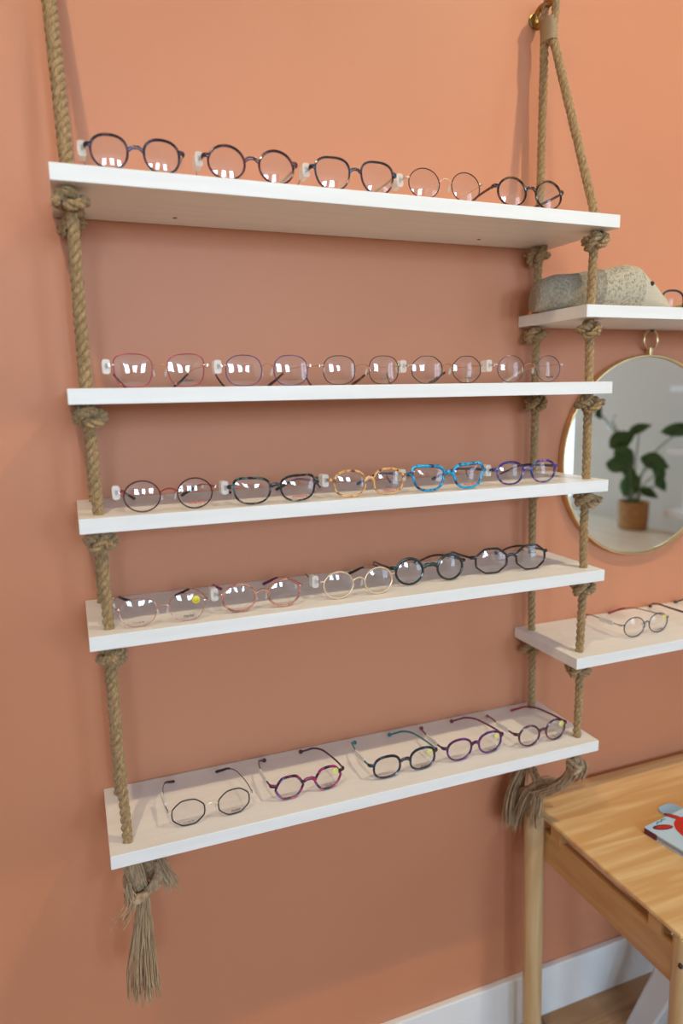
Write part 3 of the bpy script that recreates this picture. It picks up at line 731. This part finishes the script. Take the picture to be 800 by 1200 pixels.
kc = knit_mat('cream_knit', (.95, .82, .60), (.97, .86, .68)); kw = knit_mat('beige_knit', (.60, .48, .34), (.72, .60, .44))
toy = thing('knitted_toy', 'grey and cream knitted long-nosed toy animal lying on the right shelf', 'toy', (.935, -.108, ZA + .0005), (0, 0, math.radians(-17)))
toy.scale = (.87, .92, .93)
prof = [(-.137, .034, .022), (-.132, .052, .034), (-.118, .064, .044), (-.095, .0690, .050), (-.062, .072, .053), (-.03, .075, .055), (0, .079, .056), (.03, .082, .056), (.055, .087, .054),
        (.072, .0865, .051), (.088, .080, .046), (.104, .069, .038), (.120, .056, .030), (.136, .041, .022), (.150, .028, .016), (.160, .019, .012), (.166, .010, .006)]
def toy_ring(x, hh, ww, n=24):
    R_ = []
    for j in range(n):
        a = 2 * PI * j / n; c, s = math.cos(a), math.sin(a)
        yy = ww * math.copysign(abs(c) ** .85, c); zz = hh * (.5 + .5 * math.copysign(abs(s) ** .85, s))
        R_.append((x, yy, zz + .0015 * math.sin(9 * a + x * 90) * (s > 0)))
    return R_
def interp(x):
    for (a, h1, w1), (b, h2, w2) in zip(prof, prof[1:]):
        if a <= x <= b:
            f = (x - a) / (b - a); return h1 + (h2 - h1) * f, w1 + (w2 - w1) * f
    return prof[-1][1], prof[-1][2]
def toy_part(name, x0, x1, m, grow=0, label=None, n=14):
    mb = MB(); mb.ring_loft([toy_ring(x0 + (x1 - x0) * i / n, interp(x0 + (x1 - x0) * i / n)[0] + grow, interp(x0 + (x1 - x0) * i / n)[1] + grow) for i in range(n + 1)])
    o = mb.build(name, m, toy)
    if label: o['label'] = label
    return o
toy_part('rump_band', -.137, -.119, kw, .0005, 'beige knitted border band')
toy_part('back_panel', -.119, .000, kg, .0, 'grey knitted body')
toy_part('shoulder_panel', .000, .090, kf, .0008, 'cream knit flecked with grey')
toy_part('snout', .090, .166, kc, .0, 'plain cream pointed snout')
for ex, ey in ((.1085, -.0335), (.1225, .020)):
    hh, ww = interp(ex); ez = hh * (.74 if ey < 0 else 1.05)
    mb = MB(); mb.ball((ex, ey if ey < 0 else .004, ez), .0048, 10); mb.build('eye', M['black'], toy)

# ------------------------------------------------------------ round mirror
MX, MZ, MR = 1.170, 1.3325, .2195
mir = thing('round_mirror', 'round wall mirror with thin brass frame and hanging ring', 'mirror', (MX, 0, MZ))
mb = MB(); n = 96
mb.ring_loft([[(rr * math.cos(2 * PI * j / n), -yy, rr * math.sin(2 * PI * j / n)) for j in range(n)] for rr, yy in ((.2155, .004), (.2155, .0115))])
mb.build('mirror_glass', M['mirror'], mir, smooth=False)
mb = MB()
sec = [(.2145, .0105), (.2145, .0150), (.2155, .0165), (.2188, .0165), (.2202, .015), (.2202, .002), (.2145, .002)]
rings = [[(rr * math.cos(2 * PI * j / n), -yy, rr * math.sin(2 * PI * j / n)) for rr, yy in sec] for j in range(n)]
mb.ring_loft(rings, closed=True); mb.build('mirror_frame', M['brass'], mir)
mb = MB(); P = [(.0185 * math.cos(2 * PI * j / 40), -.013, .2505 + .0205 * math.sin(2 * PI * j / 40)) for j in range(40)]
mb.tube(P, .0026, 8, closed=True); mb.build('hanging_ring', M['brass'], mir)
mb = MB(); mb.box(-.0042, .0042, -.0175, -.006, .2185, .235); mb.build('ring_clasp', M['brass'], mir, False, bevel=.0012)
nl = thing('wall_nail', 'small dark nail in the wall from which the mirror ring hangs', 'nail', (MX - .001, 0, MZ + .2685))
mb = MB(); mb.tube([(0, 0, 0), (0, -.018, .001)], .0016, 8); mb.tube([(0, -.018, .001), (0, -.0195, .001)], .0042, 12); mb.build('nail_body', M['screw'], nl)

# ------------------------------------------------------------ pine table
TZ = .5985
tb = thing('pine_table', 'low pine table with round legs against the terracotta wall', 'table', (.865, 0, 0))
def lx(x): return x - .865
mb = MB(); mb.box(0, .98, -.458, -.018, TZ - .010, TZ); mb.build('tabletop', M['pine_x'], tb, False, bevel=.003)
def tleg(x, y, dx, dy, ztop):
    mb = MB(); pts = [(lx(x) + dx * t, y + dy * t, ztop * (1 - t)) for t in [i / 8 for i in range(9)]]
    mb.tube(pts, [.0215 - .001 * i / 8 for i in range(9)], 24); return mb.build('leg', M['pine_z'], tb)
tleg(.8545, -.083, .012, .0, TZ - .003)
tleg(.8855, -.452, .006, -.0, TZ - .010)
tleg(1.80, -.083, .01, 0, TZ - .010); tleg(1.80, -.44, .01, 0, TZ - .010)
for nm, (a0, a1, b0, b1) in (('apron', (.872, .890, -.452, -.09)), ('apron', (1.79, 1.81, -.425, -.10))):
    mb = MB(); mb.box(lx(a0), lx(a1), b0, b1, TZ - .108, TZ - .038); mb.build(nm, M['pine_y'], tb, False, bevel=.002)
for yy in (-.135, -.40):
    mb = MB(); mb.box(lx(.868), lx(.895), yy - .014, yy + .014, TZ - .040, TZ - .010); mb.build('spacer_block', M['pine_y'], tb, False, bevel=.001)
mb = MB(); mb.ball((0, 0, 0), .0042, 8, 1.3); mb.build('bolt_hole', M['knot_hole'], tb, loc=(lx(.8855) - .019, -.460, TZ - .055))

# ------------------------------------------------------------ picture book and card
bk = thing('picture_book', 'small light blue board book with red animal on its cover, on pine table', 'book', (1.0124, -.2254, TZ + .0005), (0, 0, math.radians(8)))
S_ = .175
mb = MB(); mb.box(.002, S_ - .002, -S_ + .002, -.002, .0018, .0105); mb.build('pages', M['pages'], bk, False)
def rrect(x0, x1, y0, y1, r, n=6):
    o = []
    for cx, cy, a in ((x1 - r, y1 - r, 0), (x0 + r, y1 - r, 90), (x0 + r, y0 + r, 180), (x1 - r, y0 + r, 270)):
        for i in range(n + 1): t = math.radians(a + 90 * i / n); o.append((cx + r * math.cos(t), cy + r * math.sin(t)))
    return o
mb = MB(); mb.prism(rrect(0, S_, -S_, 0, .004), .0105, .0122); cov = mb.build('front_cover', M['bluelight'], bk, False)
mb = MB(); mb.prism(rrect(0, S_, -S_, 0, .004), 0, .0018); mb.build('back_cover', M['bluelight'], bk, False)
mb = MB(); mb.box(-.0008, .0024, -.030, -.002, .0004, .0118); mb.build('spine', M['spine'], bk, False)
def flat(name, m, cx, cy, rx, ry, ang, z0, z1):
    mb = MB(); a = math.radians(ang); o = []
    for j in range(28):
        t = 2 * PI * j / 28; x, y = rx * math.cos(t), ry * math.sin(t); o.append((cx + x * math.cos(a) - y * math.sin(a), cy + x * math.sin(a) + y * math.cos(a)))
    mb.prism(o, z0, z1); return mb.build(name, m, cov, False)
z_ = .0122
flat('cover_print', M['red_dark'], .032, -.020, .0215, .0082, -22, z_, z_ + .0002)
flat('cover_print', M['red_cover'], .034, -.021, .0180, .0050, -22, z_ + .0002, z_ + .0004)
flat('cover_print', M['red_dark'], .082, -.008, .0190, .0070, -62, z_, z_ + .0002)
flat('cover_print', M['red_cover'], .083, -.010, .0155, .0045, -62, z_ + .0002, z_ + .0004)
flat('cover_print', M['red_cover'], .085, -.066, .045, .050, 0, z_ + .0004, z_ + .0006)
flat('cover_print', M['plastic_white'], .070, -.052, .006, .007, 0, z_ + .0006, z_ + .0008)
flat('cover_print', M['black'], .071, -.053, .0022, .0028, 0, z_ + .0008, z_ + .001)
mb = MB(); mb.tube(smooth_path([(.030, -.008, z_ + .0002), (.037, -.004, z_ + .0002), (.045, -.006, z_ + .0002), (.052, -.003, z_ + .0002), (.060, -.005, z_ + .0002)], 4), .0016, 6, rads2=.0003, ref=(0, 0, 1)); mb.build('cover_print', M['teal_print'], cov)
cd = thing('blue_card', 'pale blue card with rounded end sticking out behind the board book', 'card', (1.119, -.172, TZ + .0005), (0, 0, math.radians(6)))
mb = MB(); mb.prism(rrect(-.026, .026, -.045, 0, .018), 0, .003); mb.build('card_sheet', M['paleblue'], cd, False)

# ------------------------------------------------------------ white stool under the table
st = thing('white_stool', 'small white plastic stool with splayed legs pushed under the pine table', 'stool', (1.32, -.27, 0))
mb = MB(); mb.prism(rrect(-.14, .14, -.13, .13, .05), .285, .31); mb.build('seat', M['plastic_white'], st, False, bevel=.006)
for sx, sy in ((-1, -1), (-1, 1), (1, -1), (1, 1)):
    mb = MB()
    def sec_(cx, cy, hx, hy, z): return [(cx - hx, cy - hy, z), (cx + hx, cy - hy, z), (cx + hx, cy + hy, z), (cx - hx, cy + hy, z)]
    mb.ring_loft([sec_(sx * .175, sy * .135, .034, .028, 0), sec_(sx * .125, sy * .10, .042, .034, .15), sec_(sx * .088, sy * .08, .048, .042, .286)])
    mb.build('leg', M['plastic_white'], st, False, bevel=.006)

# ------------------------------------------------------------ what the mirror shows: counter, plant, display shelving
ct = thing('counter_table', 'pale wood counter seen in the mirror under the potted plant', 'table', (2.35, -1.8, 0))
mb = MB(); mb.box(-.52, .50, -.9, 1.0, .715, .75); mb.build('tabletop', M['tan_top'], ct, False, bevel=.003)
for ax in (-.47, .45):
    for ay in (-.85, .95):
        mb = MB(); mb.box(ax - .03, ax + .03, ay - .03, ay + .03, 0, .715); mb.build('leg', M['tan_top'], ct, False)
plx, ply = 2.739, -1.659
pt = thing('potted_plant', 'large-leaved green plant in woven basket, seen in the mirror', 'plant', (plx, ply, .7505))
mb = MB()
mb.lathe([(.066, 0), (.072, .004), (.076, .06), (.078, .135), (.081, .14), (.078, .145), (.072, .14), (.070, .12)], 28); mb.build('basket', M['basket'], pt)
mb = MB(); mb.lathe([(.0705, .112), (.0705, .122), (.03, .128), (.001, .128)], 20); mb.build('soil', M['soil'], pt)
def leaf(tipx, tipy, tipz, L_, W_, ang, pitch):
    mb = MB(); rings = []
    n = 8
    for i in range(n + 1):
        t = i / n; w_ = W_ * (math.sin(PI * t ** .8) + .03); x = L_ * (t - .5); dz = -.18 * L_ * (t - .3) ** 2
        rings.append([(x, -w_, dz + .12 * w_), (x, -w_ * .5, dz + .02 * w_), (x, 0, dz), (x, w_ * .5, dz + .02 * w_), (x, w_, dz + .12 * w_), (x, w_ * .5, dz - .0006), (x, 0, dz - .0015), (x, -w_ * .5, dz - .0006)])
    mb.ring_loft(rings); o = mb.build('leaf', M['leaf'], pt, loc=(tipx - plx, tipy - ply, tipz - .7505)); o.rotation_euler = (1.1, pitch, ang); return o
leaves = [(2.648, -1.746, 1.315, .13, .040, -.7, -.5), (2.600, -1.79, 1.36, .10, .03, -.7, .8), (2.745, -1.653, 1.275, .12, .03, .7, -.4), (2.687, -1.708, 1.217, .15, .055, .8, -.6),
          (2.699, -1.697, 1.123, .15, .055, .75, .9), (2.675, -1.72, 1.08, .12, .05, .7, .2), (2.888, -1.515, 1.27, .20, .040, .78, -.1), (2.804, -1.596, 1.103, .15, .052, .8, .3),
          (2.821, -1.58, 1.05, .13, .035, .8, 1.2), (2.831, -1.575, .989, .09, .03, .8, .9), (2.738, -1.66, .99, .12, .035, .7, 1.3), (2.79, -1.612, .942, .11, .03, .8, .4), (2.705, -1.69, .965, .11, .03, .7, 1.5), (2.72, -1.675, 1.03, .11, .035, .7, 1.2)]
for l in leaves:
    leaf(*l)
    a = Vector((random.uniform(-.025, .025), random.uniform(-.025, .025), .12)); b = Vector((l[0] - plx, l[1] - ply, l[2] - .7505))
    mb = MB(); mb.tube(smooth_path([a, Vector((a.x * .5 + b.x * .25, a.y * .5 + b.y * .25, a.z * .4 + b.z * .6)), b], 6), .0035, 6); mb.build('stem', M['stem'], pt)
ds = thing('display_shelving', 'white display shelving on the side wall, seen at the mirror\'s right edge', 'shelving', (RX, -1.28, .75))
mb = MB(); mb.box(-.025, -.002, -.26, .36, .06, 1.5); mb.build('back_panel', M['trim'], ds, False)
for zz in (.08, .40, .71, 1.05):
    mb = MB(); mb.box(-.16, -.025, -.26, .36, zz, zz + .03); mb.build('shelf_board', M['shelf'], ds, False)
